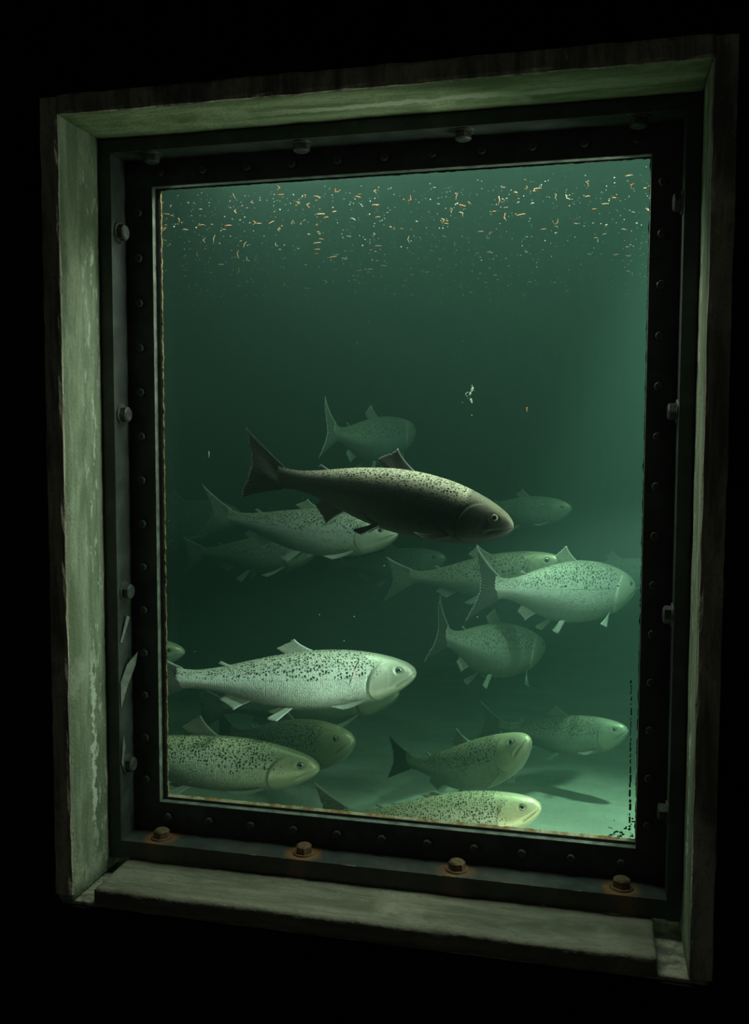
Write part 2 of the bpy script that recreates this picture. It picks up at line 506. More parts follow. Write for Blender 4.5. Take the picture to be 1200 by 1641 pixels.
FN = {
    'dark': [fin_mat('dark_tail_fin', (0.008, 0.010, 0.008), (0.016, 0.018, 0.015), (0.06, 0.07, 0.065), 0.5, 0.04),
             fin_mat('dark_back_fin', (0.025, 0.028, 0.024), (0.09, 0.09, 0.075), (0.40, 0.42, 0.40), 0.6, 0.12),
             fin_mat('dark_belly_fin', (0.03, 0.034, 0.03), (0.06, 0.065, 0.055), (0.62, 0.70, 0.66), 0.0, 0.1)],
    'light': [fin_mat('spotted_tail_fin', (0.13, 0.15, 0.11), (0.24, 0.26, 0.20), (0.50, 0.56, 0.50), 0.8, 0.2),
              fin_mat('spotted_back_fin', (0.22, 0.24, 0.18), (0.40, 0.42, 0.33), (0.55, 0.60, 0.52), 0.7, 0.25),
              fin_mat('pale_belly_fin', (0.30, 0.33, 0.27), (0.46, 0.50, 0.42), (0.75, 0.82, 0.76), 0.0, 0.3)],
    'smoky': [fin_mat('smoky_tail_fin', (0.016, 0.019, 0.015), (0.038, 0.042, 0.034), (0.22, 0.26, 0.23), 0.6, 0.06),
              fin_mat('smoky_back_fin', (0.20, 0.22, 0.16), (0.36, 0.38, 0.29), (0.50, 0.55, 0.48), 0.7, 0.25),
              fin_mat('smoky_belly_fin', (0.26, 0.29, 0.24), (0.42, 0.46, 0.39), (0.72, 0.80, 0.74), 0.0, 0.3)],
}


def pearl_mat():
    s = N('pearly_fin_edge')
    s.bsdf((0.75, 0.82, 0.80), 0.35, 0.1, 0.5)
    return s.m


def eye_mats():
    a = N('silver_iris')
    nz = a.noise(a.coord('Object'), 400.0, 3)
    a.bsdf(a.mix(nz, (0.25, 0.27, 0.22), (0.45, 0.47, 0.38)), 0.25, 0.5, 0.6)
    b = N('black_pupil')
    b.bsdf((0.006, 0.007, 0.007), 0.08, 0.0, 0.6)
    c = N('dark_eye_rim')
    c.bsdf((0.05, 0.055, 0.045), 0.4, 0.0, 0.5)
    return [a.m, b.m, c.m]


EYE = eye_mats()


# ------------------------------------------------------------------ fish shape
def hermite(xs, ys):
    xs = np.array(xs, float); ys = np.array(ys, float)
    h = np.diff(xs); d = np.diff(ys) / h
    mm = np.zeros_like(ys)
    mm[0], mm[-1] = d[0], d[-1]
    for i in range(1, len(xs) - 1):
        mm[i] = 0 if d[i - 1] * d[i] <= 0 else (h[i - 1] + h[i]) / ((h[i - 1] / d[i]) + (h[i] / d[i - 1]))

    def f(x):
        x = np.clip(x, xs[0], xs[-1])
        i = np.clip(np.searchsorted(xs, x) - 1, 0, len(h) - 1)
        t = (x - xs[i]) / h[i]
        return ((2 * t**3 - 3 * t**2 + 1) * ys[i] + (t**3 - 2 * t**2 + t) * h[i] * mm[i]
                + (-2 * t**3 + 3 * t**2) * ys[i + 1] + (t**3 - t**2) * h[i] * mm[i + 1])
    return f


TOP = hermite([0, .004, .012, .03, .06, .1, .15, .22, .3, .4, .5, .6, .7, .8, .88, .95, 1.0, 1.03],
              [0, .015, .026, .042, .058, .074, .089, .105, .116, .121, .117, .104, .086, .064, .048, .040, .042, .046])
BOT = hermite([0, .004, .012, .03, .06, .1, .15, .22, .3, .4, .5, .6, .7, .8, .88, .95, 1.0, 1.03],
              [0, -.013, -.024, -.040, -.059, -.079, -.095, -.110, -.120, -.126, -.124, -.112, -.090, -.062, -.044, -.037, -.040, -.044])
WID = hermite([0, .004, .012, .03, .06, .1, .15, .2, .3, .42, .55, .68, .8, .9, .97, 1.03],
              [0, .012, .021, .033, .044, .054, .061, .065, .071, .073, .066, .050, .032, .018, .010, .004])


def sstep(x, a, b):
    t = np.clip((x - a) / (b - a), 0, 1)
    return t * t * (3 - 2 * t)


def build_fish(name, nose, tail, skin, fins, label, bend=(0, 0), sag=0.0, deep=1.0, fat=1.0, roll=0.0,
               tail_h=(.17, -.17), tail_tilt=0.0, dorsal_h=.085, detail=1.0, pect=(0.0, 0.0), jaw=1.0, adipose=True, seed=0, fork=.06, anal_h=.052):
    rng = np.random.RandomState(seed + 11)
    nose = np.array(nose, float); tail = np.array(tail, float)
    SL = np.linalg.norm(tail - nose)
    # spine: heading angle (sideways) and pitch along s, integrated from the nose
    ss = np.linspace(-0.02, 1.4, 285)
    yaw = bend[0] * (ss - .35) + bend[1] * np.clip(ss - .55, 0, None) * 2.0
    pit = sag * (ss - .45)
    dx = -np.cos(yaw) * np.cos(pit); dy = np.sin(yaw) * np.cos(pit); dz = np.sin(pit)
    ds = ss[1] - ss[0]
    cx = np.concatenate([[0], np.cumsum(dx[:-1] * ds)]); cy = np.concatenate([[0], np.cumsum(dy[:-1] * ds)]); cz = np.concatenate([[0], np.cumsum(dz[:-1] * ds)])

    def bendmap(P):
        P = np.asarray(P, float)
        s_, y_, z_ = P[:, 0], P[:, 1], P[:, 2]
        X = np.interp(s_, ss, cx); Y = np.interp(s_, ss, cy); Z = np.interp(s_, ss, cz)
        a = np.interp(s_, ss, yaw); b = np.interp(s_, ss, pit)
        # lateral axis and up axis of the local frame
        lx, ly = np.sin(a), np.cos(a)
        ux, uz = np.sin(b) * np.cos(a), np.cos(b)
        uy = -np.sin(b) * np.sin(a)
        return np.stack([X + y_ * lx + z_ * ux, Y + y_ * ly + z_ * uy, Z + z_ * uz], 1)

    verts, faces, uvs, mat = [], [], [], []

    # --- body: one closed loft
    nh = int(64 * detail) + 10; nb = int(44 * detail) + 10; na = 2 * (int(34 * detail) + 6)
    t = np.concatenate([np.linspace(0.003, .26, nh) ** 1.0, np.linspace(.26, 1.03, nb)[1:]])
    t[:nh] = 0.0015 + (.26 - .0015) * np.linspace(0, 1, nh) ** 1.25
    ang = np.linspace(0, 2 * np.pi, na, endpoint=False)
    Vf = 1 - np.abs(((ang + np.pi) % (2 * np.pi)) - np.pi) / np.pi
    T, A = np.meshgrid(t, ang, indexing='ij'); VV = np.meshgrid(t, Vf, indexing='ij')[1]
    ca, sa = np.cos(A), np.sin(A)
    ez = np.sign(ca) * np.abs(ca) ** .94; ey = np.sign(sa) * np.abs(sa) ** .92
    # gill cover edge, cheek plate, jaw groove
    te = .214 - .60 * (VV - .40) ** 2
    win = sstep(VV, .05, .12) * (1 - sstep(VV, .70, .80))
    plate = sstep(T, .105, .19) * (1 - sstep(T, te - .003, te + .006)) * win
    tp = .140 - .10 * (VV - .30) ** 2 * 2
    pre = (sstep(T, tp - .02, tp) * (1 - sstep(T, tp, tp + .004))) * sstep(VV, .15, .25) * (1 - sstep(VV, .5, .6))
    slit = np.exp(-((T - te - .004) / .005) ** 2) * win
    vm = .455 - 1.05 * np.clip(T, 0, .2)
    groove = np.exp(-((VV - vm) / .028) ** 2) * (1 - sstep(T, .088, .108)) * jaw
    lip = np.exp(-((VV - vm - .06) / .035) ** 2) * (1 - sstep(T, .09, .105)) * sstep(T, .01, .03)
    socket = np.exp(-(((T - .078) / .021) ** 2 + ((VV - .615) / .075) ** 2) ** 2)
    ring = np.exp(-((np.sqrt(((T - .078) / .021) ** 2 + ((VV - .615) / .078) ** 2) - 1.25) / .25) ** 2)
    d = .0062 * plate + .0007 * pre - .0055 * slit - .0055 * groove + .0016 * lip - .0030 * socket + .0008 * ring
    d *= np.clip(T / .03, 0, 1) ** .5
    R_z = np.where(ez >= 0, TOP(T), -BOT(T)) * deep
    R_y = WID(T) * fat
    y = (R_y) * ey; z = R_z * ez
    nrm = np.sqrt((ey / np.maximum(R_y, 1e-4)) ** 2 + (ez / np.maximum(R_z, 1e-4)) ** 2)
    y = y + d * (ey / np.maximum(R_y, 1e-4)) / nrm; z = z + d * (ez / np.maximum(R_z, 1e-4)) / nrm
    # lower jaw droops a touch at the tip
    ring_n, n_t = na, len(t)
    body = np.stack([T, y, z], -1).reshape(-1, 3)
    verts += body.tolist()
    bu = np.stack([T, VV], -1).reshape(-1, 2).tolist()
    vuv = bu
    for i in range(n_t - 1):
        for j in range(na):
            k = (j + 1) % na
            faces.append((i * na + j, i * na + k, (i + 1) * na + k, (i + 1) * na + j)); mat.append(0)
    n0 = len(verts)
    verts.append([0.0, 0.0, 0.0]); vuv.append([0.0, .5])
    verts.append([1.035, 0.0, 0.0]); vuv.append([1.03, .5])
    for j in range(na):
        k = (j + 1) % na
        faces.append((n0, k, j)); mat.append(0)
        b = (n_t - 1) * na
        faces.append((n0 + 1, b + j, b + k)); mat.append(0)

    # --- fins: thin two-sided sheets that thin out to the tip
    def fin(base, tip, mi, nu=16, nv=9, th=.0045, bow=None, ragged=.006, pw=1.0):
        st = len(verts)
        rag = rng.rand(nu + 1) * ragged
        for side in (1, -1):
            for i in range(nu + 1):
                u = i / nu
                b = np.array(base(u)); e = np.array(tip(u))
                for j in range(nv + 1):
                    v = j / nv
                    p = b + (e - b) * (v * (1 - rag[i] * v * v * 3))
                    if bow is not None: p = p + np.array(bow(u, v))
                    nrm_ = fin.normal
                    edge = min(1.0, 4.5 * min(u + .04, 1 - u + .04))
                    p = p + nrm_ * side * th * (1 - .80 * v) * edge * (1 + .18 * math.sin(u * 75))
                    verts.append(p.tolist()); vuv.append([u, v])
        W_ = nv + 1; H_ = (nu + 1) * W_
        for i in range(nu):
            for j in range(nv):
                a = st + i * W_ + j
                faces.append((a, a + W_, a + W_ + 1, a + 1)); mat.append(mi)
                a += H_
                faces.append((a, a + 1, a + W_ + 1, a + W_)); mat.append(mi)
        rim = [st + j for j in range(W_)] + [st + i * W_ + nv for i in range(1, nu + 1)] + [st + nu * W_ + j for j in range(nv - 1, -1, -1)]
        for a, b in zip(rim, rim[1:]):
            faces.append((a, b, b + H_, a + H_)); mat.append(mi)

    fin.normal = np.array([0, 1.0, 0])
    hu, hl = tail_h
    zt = tail_tilt
    def tail_tip(u):
        a = 2 * u - 1
        return (1.165 + .012 - fork * .45 + fork * abs(a) ** 1.7 + .006 * math.sin(9 * u), .006 * math.sin(7 * u), hu + (hl - hu) * u + zt)
    def tail_bow(u, v):
        a = 1 - 2 * u
        return (0, .004 * math.sin(3 * v + 5 * u), -.006 * a * math.sin(math.pi * v))
    fin(lambda u: (1.0 + .02 * (1 - abs(2 * u - 1)), 0, (.046 - .090 * u) * deep), tail_tip, 1, 28, 14, .006, tail_bow, .02)
    fin(lambda u: (.43 + .13 * u, 0, TOP(.43 + .13 * u) * deep - .006),
        lambda u: (.53 + .075 * u, .006 * math.sin(3 * u), TOP(.5) * deep + dorsal_h * (1 - .72 * u ** .8)), 2, 18, 9, .005,
        lambda u, v: (.012 * math.sin(math.pi * v) * (1 - u), 0, 0), .03)
    if adipose:
        fin(lambda u: (.795 + .03 * u, 0, TOP(.8) * deep - .005), lambda u: (.842 + .012 * u, 0, TOP(.83) * deep + .022 - .012 * u), 2, 6, 6, .006)
    fin(lambda u: (.70 + .115 * u, 0, BOT(.70 + .115 * u) * deep + .006),
        lambda u: (.785 + .06 * u, 0, BOT(.75) * deep - anal_h * (1 - .86 * u ** .8)), 3, 14, 8, .005, lambda u, v: (.008 * math.sin(math.pi * v) * (1 - u), 0, 0), .03)
    for sd in (1, -1):
        fin.normal = np.array([0, .85 * sd, .55]); fin.normal /= np.linalg.norm(fin.normal)
        sp = .5 + .5 * pect[1]
        fin(lambda u: (.535 + .035 * u, sd * (.036 - .004 * u) * fat, BOT(.56) * .93 * deep),
            lambda u: (.600 + .030 * math.sin(math.pi * u) + .022 * u, sd * (.046 + .015 * sp), BOT(.56) * deep - (.052 - .030 * u) * (.8 + .5 * pect[1])), 3, 10, 8, .004)
        fin.normal = np.array([0, .5 * sd, .9]); fin.normal /= np.linalg.norm(fin.normal)
        fin(lambda u: (.222 + .012 * u, sd * .047 * fat, BOT(.22) * (.70 + .12 * u) * deep),
            lambda u: (.375 - .05 * u, sd * (.080 + pect[0]) * fat, (BOT(.3) * (.80 + .12 * u) - pect[0] * .8) * deep), 3, 10, 9, .0045,
            lambda u, v: (0, 0, -.006 * math.sin(math.pi * v)))

    # --- to world
    Pn, Pt = bendmap([[0, 0, 0], [1, 0, 0]])
    mid = (Pn + Pt) / 2
    def frame(a, upv):
        a = a / np.linalg.norm(a); s_ = np.cross(upv, a); s_ /= np.linalg.norm(s_)
        return np.stack([a, s_, np.cross(a, s_)], 1)
    Fl = frame(Pn - Pt, np.array([0, 0, 1.0])); Fw = frame(nose - tail, np.array([0, 0, 1.0]))
    cr, sr = math.cos(roll), math.sin(roll)
    Rr = np.array([[1, 0, 0], [0, cr, -sr], [0, sr, cr]])
    V3 = ((bendmap(verts) - mid) @ Fl) * SL            # local: X to the nose, Z up
    me = D.meshes.new(name)
    me.from_pydata(V3.tolist(), [], faces)
    me.polygons.foreach_set('material_index', mat)
    me.polygons.foreach_set('use_smooth', [True] * len(faces))
    ul = me.uv_layers.new(name='UVMap')
    li = np.empty(len(me.loops), dtype=np.int32); me.loops.foreach_get('vertex_index', li)
    ul.data.foreach_set('uv', np.array(vuv, dtype=np.float32)[li].ravel())
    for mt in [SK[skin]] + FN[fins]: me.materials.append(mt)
    me.update()
    bm = bmesh.new(); bm.from_mesh(me); bmesh.ops.recalc_face_normals(bm, faces=bm.faces); bm.to_mesh(me); bm.free()
    o = D.objects.new(name, me); COL.objects.link(o)
    Wm = Fw @ Rr
    mw = Matrix(Wm.tolist()).to_4x4(); mw.translation = Vector(((nose + tail) / 2).tolist())
    o.matrix_world = mw
    tag(o, label, 'fish', 'salmon swimming in the tank')
    # --- eyes
    et, ev = .078, .615
    phi = (1 - ev) * math.pi
    for sd in (1, -1):
        bmE = bmesh.new()
        bmesh.ops.create_uvsphere(bmE, u_segments=24, v_segments=16, radius=1.0)
        for f in bmE.faces:
            c_ = f.calc_center_median().z
            f.material_index = 1 if abs(c_) > .78 else (0 if abs(c_) > .50 else 2)
            f.smooth = True
        r_ = .0150 * SL
        meE = D.meshes.new('eye'); bmE.to_mesh(meE); bmE.free()
        for mt in EYE: meE.materials.append(mt)
        e = D.objects.new('eye', meE); COL.objects.link(e); e.parent = o
        c0 = np.array([[et, sd * (WID(et) * fat * math.sin(phi) ** .92 - .004), float(TOP(et)) * deep * math.cos(phi) ** .94]])
        c1 = c0 + np.array([[-.14, sd * 1.0, .10]]) * .01
        q0, q1 = ((bendmap(np.concatenate([c0, c1])) - mid) @ Fl) * SL
        q = Vector((q1 - q0).tolist()).to_track_quat('Z', 'Y')
        e.matrix_local = Matrix.Translation(q0.tolist()) @ q.to_matrix().to_4x4() @ Matrix.Diagonal((r_, r_, r_ * .55, 1))
    return o


# ------------------------------------------------------------------ the wall and the opening (wall face y = 0, tank at y > 0)
X0, X1, Z0, Z1 = 0.0, 1.05, 0.798, 2.180      # clear opening in the concrete
G = 0.208                                      # room-side face of the glass


def wall_with_hole(name, xa, xb, za, zb, hx0, hx1, hz0, hz1, y0, y1):
    bm = bmesh.new()
    add_box(bm, xa, hx0, y0, y1, za, zb)
    add_box(bm, hx1, xb, y0, y1, za, zb)
    add_box(bm, hx0, hx1, y0, y1, za, hz0)
    add_box(bm, hx0, hx1, y0, y1, hz1, zb)
    return mesh_from(name, bm)


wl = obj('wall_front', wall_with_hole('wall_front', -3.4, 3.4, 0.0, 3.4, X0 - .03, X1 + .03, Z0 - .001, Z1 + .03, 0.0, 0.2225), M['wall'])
tag(wl, 'unlit dark wall around the tank window', None, None, 'structure')
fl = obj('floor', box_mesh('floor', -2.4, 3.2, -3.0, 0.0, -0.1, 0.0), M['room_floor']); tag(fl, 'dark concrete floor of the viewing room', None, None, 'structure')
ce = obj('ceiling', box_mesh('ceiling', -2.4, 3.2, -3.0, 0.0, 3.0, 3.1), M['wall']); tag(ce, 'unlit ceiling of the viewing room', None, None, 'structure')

# lining of the opening: jambs, soffit, bed under the sill
j = obj('trim_1', rough_grid_box('trim_1', X0 - .03, X0, -0.002, 0.2225, Z0 + .009, Z1 + .03, 0.03, 0.0022, 1.0), M['jamb'])
tag(j, 'pale green weathered concrete jamb with a white lime run', None, None, 'structure')
j = obj('trim_2', rough_grid_box('trim_2', X1, X1 + .03, -0.002, 0.2225, Z0 + .009, Z1 + .03, 0.03, 0.0018, 2.0), M['jamb'])
tag(j, 'narrow-looking weathered concrete jamb beside the sill stub', None, None, 'structure')
j = obj('trim_3', rough_grid_box('trim_3', X0, X1, -0.002, 0.2225, Z1, Z1 + .03, 0.03, 0.0022, 3.0), M['soffit'])
tag(j, 'green weathered concrete soffit over the window', None, None, 'structure')
j = obj('trim_4', rough_grid_box('trim_4', X0 - .03, X1 + .03, 0.006, 0.2225, Z0 - .001, Z0 + .008, 0.04, 0.0012, 4.0, 0.002), M['casing'])
tag(j, 'dirty mortar bed below the sill slab', None, None, 'structure')

# raised concrete casing with a chamfer on its inner edge (three sides)
from mathutils import noise as mnoise


def casing(name, path_axis, a, b, corner, sgn):
    """Chamfered strip; profile goes from the opening edge outwards; corner = coordinate of the opening edge."""
    bm = bmesh.new()
    prof = [(0.0, 0.0), (0.001, -0.004), (0.006, -0.0055), (0.028, -0.0055), (0.033, -0.004), (0.034, 0.0)]
    n = max(2, int((b - a) / 0.02))
    rows = []
    for i in range(n + 1):
        t_ = a + (b - a) * i / n
        row = []
        for k, (o_, y_) in enumerate(prof):
            dd = mnoise.noise_vector(Vector((t_ * 25, k * 1.7, corner * 3))) * 0.0022
            if path_axis == 2: p = (corner + sgn * o_ + dd.x, y_ + (dd.y if 0 < k < 5 else 0), t_)
            else: p = (t_, y_ + (dd.y if 0 < k < 5 else 0), corner + sgn * o_ + dd.x)
            row.append(bm.verts.new(p))
        rows.append(row)
    m_ = len(prof)
    for i in range(n):
        for k in range(m_):
            bm.faces.new((rows[i][k], rows[i][(k + 1) % m_], rows[i + 1][(k + 1) % m_], rows[i + 1][k]))
    bm.faces.new(rows[0]); bm.faces.new(list(reversed(rows[-1])))
    return mesh_from(name, bm)


for nm, ax, a, b, c_, sg, lb in (('trim_5', 2, 0.820, Z1 + .030, X0, -1, 'grimy raised casing edge along the lit jamb'),
                                 ('trim_6', 2, 0.812, Z1 + .030, X1, 1, 'grimy raised casing edge along the narrow-looking jamb'),
                                 ('trim_7', 0, X0, X1, Z1, 1, 'grimy raised casing edge over the soffit')):
    o = obj(nm, casing(nm, ax, a, b, c_, sg), M['casing'])
    tag(o, lb, None, None, 'structure')

# worn concrete sill slab
sl = obj('trim_8', rough_grid_box('trim_8', 0.038, 1.004, 0.0, 0.135, 0.801, 0.8345, 0.012, 0.0034, 7.0, 0.004), M['sill'])
tag(sl, 'worn grey concrete sill slab with chipped edge', None, None, 'structure')

# ------------------------------------------------------------------ the steel window
win = empty('window_1', (0.525, 0.19, 0.85))
tag(win, 'steel framed tank window with bolted glazing bars', None, None, 'structure')
bpy.context.view_layer.update()


def part(name, me, mats, parent=None, label=None):
    o = obj(name, me, mats)
    p = parent if parent is not None else win
    o.parent = p
    o.matrix_parent_inverse = p.matrix_world.inverted() if p is win else Matrix.Identity(4)
    if label: o['label'] = label
    return o


FX0, FX1, FZ0, FZ1 = 0.0, 1.05, 0.834, 2.180   # outer size of the steel angle frame
TH, YF, YB = 0.025, 0.127, 0.215               # leg thickness, front edge, back
BZ0 = 0.869                                    # top of the bottom leg
bm = bmesh.new(); add_box(bm, FX0 + .002, FX0 + TH, YF, YB, FZ0, FZ1 - .002)
part('frame_side', mesh_from('frame_side', bm), M['steel'])
bm = bmesh.new(); add_box(bm, FX1 - TH, FX1 - .002, YF, YB, FZ0, FZ1 - .002)
part('frame_side', mesh_from('frame_side', bm), M['steel'])
bm = bmesh.new(); add_box(bm, FX0 + TH, FX1 - TH, YF, YB, FZ1 - TH, FZ1 - .002)
part('frame_head', mesh_from('frame_head', bm), M['steel'])
bm = bmesh.new(); add_box(bm, FX0 + TH, FX1 - TH, YF, YB, FZ0 + .002, BZ0)
part('frame_bottom', mesh_from('frame_bottom', bm), M['steel_rusty'], label='rust-stained steel bottom leg')

# the upright flange behind, facing the room, all round the glass
DX0, DX1, DZ0, DZ1 = 0.074, 0.979, 0.9245, 2.110   # bead, outer edge
bm = bmesh.new()
add_box(bm, FX0 + TH, DX0 + .002, 0.187, YB, BZ0, FZ1 - TH)
add_box(bm, DX1 - .002, FX1 - TH, 0.187, YB, BZ0, FZ1 - TH)
add_box(bm, DX0 + .002, DX1 - .002, 0.187, YB, BZ0, DZ0 + .002)
add_box(bm, DX0 + .002, DX1 - .002, 0.187, YB, DZ1 - .002, FZ1 - TH)
part('flange', mesh_from('flange', bm), M['steel'])
# strip on the flange edge, paler grey to paint in the light there
bm = bmesh.new()
LP = 0.0012
add_box(bm, DX0 + .002, DX0 + .002 + LP, 0.1868, 0.2009, DZ0 + .002, DZ1 - .002)
add_box(bm, DX1 - .002 - LP, DX1 - .002, 0.1868, 0.2009, DZ0 + .002, DZ1 - .002)
add_box(bm, DX0 + .002 + LP, DX1 - .002 - LP, 0.1868, 0.2009, DZ0 + .002, DZ0 + .002 + LP)
add_box(bm, DX0 + .002 + LP, DX1 - .002 - LP, 0.1868, 0.2009, DZ1 - .002 - LP, DZ1 - .002)
part('flange_lip', mesh_from('flange_lip', bm), M['lip'], label='inner edge of the flange, painted paler as if lit')
# glazing bead: four bars mitred round the glass, standing proud of the flange
GX0, GX1, GZ0, GZ1 = 0.0845, 0.9775, 0.940, 2.1075
bm = bmesh.new()
add_box(bm, DX0 + .002, GX0, 0.201, G, DZ0 + .002, DZ1 - .002)
add_box(bm, GX1, DX1 - .002, 0.201, G, DZ0 + .002, DZ1 - .002)
add_box(bm, GX0, GX1, 0.201, G, DZ0 + .002, DZ0 + .008)
add_box(bm, GX0, GX1, 0.201, G, GZ1, DZ1 - .002)
part('glazing_bead', mesh_from('glazing_bead', bm), M['steel'])

# glass
gp = part('glass_pane', box_mesh('glass_pane', DX0 + .001, DX1 - .001, G + .0005, G + .0125, DZ0 + .001, DZ1 - .001), M['glass'])


def ragged_strip(name, axis, a, b, c, w, y0, y1, amp, seed, step=0.004, side=1, wedge=False):
    """A strip of old sealant against the glass edge; its inner edge is ragged."""
    bm = bmesh.new()
    n = int((b - a) / step)
    rows = []
    for i in range(n + 1):
        t_ = a + (b - a) * i / n
        r = (mnoise.noise(Vector((t_ * 60, seed, 0))) * .7 + mnoise.noise(Vector((t_ * 190, seed, 5))) * .6) * amp
        e = c + side * max(w + r, 0.0006)
        row = []
        for (q, y_) in ((c, y0), (c + (e - c) * (0.12 if wedge else 1.0), y0), (e, y1), (c, y1)):
            row.append(bm.verts.new((t_, y_, q) if axis == 0 else (q, y_, t_)))
        rows.append(row)
    for i in range(n):
        for k in range(4):
            bm.faces.new((rows[i][k], rows[i][(k + 1) % 4], rows[i + 1][(k + 1) % 4], rows[i + 1][k]))
    bm.faces.new(rows[0]); bm.faces.new(list(reversed(rows[-1])))
    return mesh_from(name, bm)


part('sealant', ragged_strip('sealant', 0, GX0, GX1, DZ0 + .007, 0.0046, G - .006, G, .0026, 1.0, wedge=True), M['gasket_gold'], label='rusty yellow sealant along the bottom of the glass')
part('sealant', ragged_strip('sealant', 2, DZ0 + .007, GZ1, GX0, .0018, G - .005, G, .0026, 2.0), M['gasket'])
part('sealant', ragged_strip('sealant', 2, DZ0 + .006, GZ1, GX1, .0025, G - .004, G, .0030, 3.0, side=-1), M['sealant_black'])
part('sealant', ragged_strip('sealant', 0, GX0, GX1, GZ1, .0022, G - .004, G, .0022, 4.0, side=-1), M['sealant_black'])
# thin black line of old sealant on the pane, broken into dashes and crumbs
random.seed(4)
bm = bmesh.new()
zc = 0.950
while zc < 1.215:
    ln = random.uniform(.002, .014)
    xx = 0.9665 - (zc - .94) * 0.012 + random.uniform(-.0006, .0006)
    wd = random.uniform(.0006, .0012) if zc > 1.05 else random.uniform(.0008, .0022)
    add_prism(bm, [(xx - wd, G - .0006), (xx + wd, G - .0006), (xx + wd * .7, G + .0004), (xx - wd * .7, G + .0004)], 2, zc, zc + ln)
    zc += ln + random.uniform(.0005, .006)
for k in range(26):
    xx = random.uniform(.93, .974); zz = 0.937 + abs(random.gauss(0, .012))
    a = random.uniform(.0006, .003)
    add_prism(bm, [(xx - a, G - .0006), (xx + a, G - .0006), (xx + a, G + .0004), (xx - a, G + .0004)], 2, zz, zz + random.uniform(.0006, .003))
part('sealant_crumbs', mesh_from('sealant_crumbs', bm), M['sealant_black'])


# hex bolts
def hex_bolt(name, r, h, washer=True):
    bm = bmesh.new()
    if washer:
        bmesh.ops.create_cone(bm, cap_ends=True, segments=24, radius1=r * 1.35, radius2=r * 1.28, depth=.003, matrix=Matrix.Translation((0, 0, .0015)))
    z = .003 if washer else 0.0
    bmesh.ops.create_cone(bm, cap_ends=True, segments=6, radius1=r, radius2=r, depth=h * .8, matrix=Matrix.Translation((0, 0, z + h * .4)))
    bmesh.ops.create_cone(bm, cap_ends=True, segments=18, radius1=r * .93, radius2=r * .74, depth=h * .2, matrix=Matrix.Translation((0, 0, z + h * .9)))
    return mesh_from(name, bm)


big = hex_bolt('bolt', 0.0150, 0.013)
big.materials.append(M['bolt'])
bigr = hex_bolt('bolt', 0.0155, 0.014); bigr.materials.append(M['bolt_rusty'])
random.seed(2)


def place(me, loc, axis, name, label=None):
    q = Vector(axis).to_track_quat('Z', 'Y').to_matrix().to_4x4()
    o = D.objects.new(name, me); COL.objects.link(o)
    o.parent = win
    o.matrix_parent_inverse = win.matrix_world.inverted()
    o.matrix_world = Matrix.Translation(loc) @ q @ Matrix.Rotation(random.uniform(0, 2), 4, 'Z')
    if label: o['label'] = label
    return o


for z in (1.010, 1.346, 1.682, 2.018):
    place(big, (FX0 + TH, 0.154, z), (1, 0, 0), 'bolt')
    place(big, (FX1 - TH, 0.154, z), (-1, 0, 0), 'bolt')
for x in (.095, .382, .668, .953):
    place(big, (x, 0.150, FZ1 - TH), (0, 0, -1), 'bolt')
    place(bigr, (x, 0.157, BZ0), (0, 0, 1), 'bolt', 'rust-brown hexagonal bolt head')
small = hex_bolt('screw', 0.0082, 0.008, False); small.materials.append(M['bolt'])
for i in range(14):
    z = 0.9715 + i * 0.0837
    place(small, (0.0495, 0.187, z), (0, -1, 0), 'screw')
    place(small, (0.9955, 0.187, z), (0, -1, 0), 'screw')
for i in range(11):
    x = 0.096 + i * 0.0856
    place(small, (x, 0.187, 2.1315), (0, -1, 0), 'screw')
    place(small, (x, 0.187, 0.8995), (0, -1, 0), 'screw')


# peeling paint on the side leg
def flake(pts, curl, th=.0012):
    bm = bmesh.new()
    n = len(pts)
    f = [bm.verts.new((FX0 + TH + .0006 + c_, y_, z_)) for (y_, z_), c_ in zip(pts, curl)]
    b = [bm.verts.new((v.co.x + th, v.co.y, v.co.z)) for v in f]
    bm.faces.new(f); bm.faces.new(list(reversed(b)))
    for i in range(n): bm.faces.new((f[i], f[(i + 1) % n], b[(i + 1) % n], b[i]))
    return mesh_from('paint_flake', bm)


part('paint_flake', flake([(.130, 1.175), (.150, 1.205), (.176, 1.225), (.172, 1.200), (.150, 1.160), (.132, 1.125)], [.001, .004, .013, .010, .003, 0]), M['paint_flake'])
part('paint_flake', flake([(.133, 1.252), (.152, 1.300), (.160, 1.296), (.140, 1.250)], [0, .004, .006, 0]), M['paint_flake'])
part('paint_flake', flake([(.129, 1.020), (.133, 1.075), (.137, 1.050), (.134, 1.010)], [.001, .004, .005, .001]), M['paint_flake'])

# ------------------------------------------------------------------ the tank
TF = 0.66
o = obj('floor', box_mesh('tank_floor', -3.2, 3.2, 0.2225, 4.2, TF - .1, TF), M['tank_floor']); tag(o, 'pale silty tank floor under the salmon', None, None, 'structure')
o = obj('wall_back', box_mesh('wall_back', -3.2, 3.2, 4.0, 4.2, TF, 3.4), M['tank_wall']); tag(o, 'far concrete wall of the tank', None, None, 'structure')
o = obj('wall_left', box_mesh('wall_left', -3.4, -3.2, 0.2225, 4.2, TF, 3.4), M['tank_wall']); tag(o, 'end wall of the tank beyond the salmon tails', None, None, 'structure')
o = obj('wall_right', box_mesh('wall_right', 3.2, 3.4, 0.2225, 4.2, TF, 3.4), M['tank_wall']); tag(o, 'end wall of the tank ahead of the salmon', None, None, 'structure')
bm = bmesh.new()
add_box(bm, -3.199, 3.199, 0.2235, 3.999, TF + .001, 3.3)
wt = obj('water', mesh_from('water', bm), M['water']); tag(wt, 'murky green water filling the tank', None, None, 'structure')

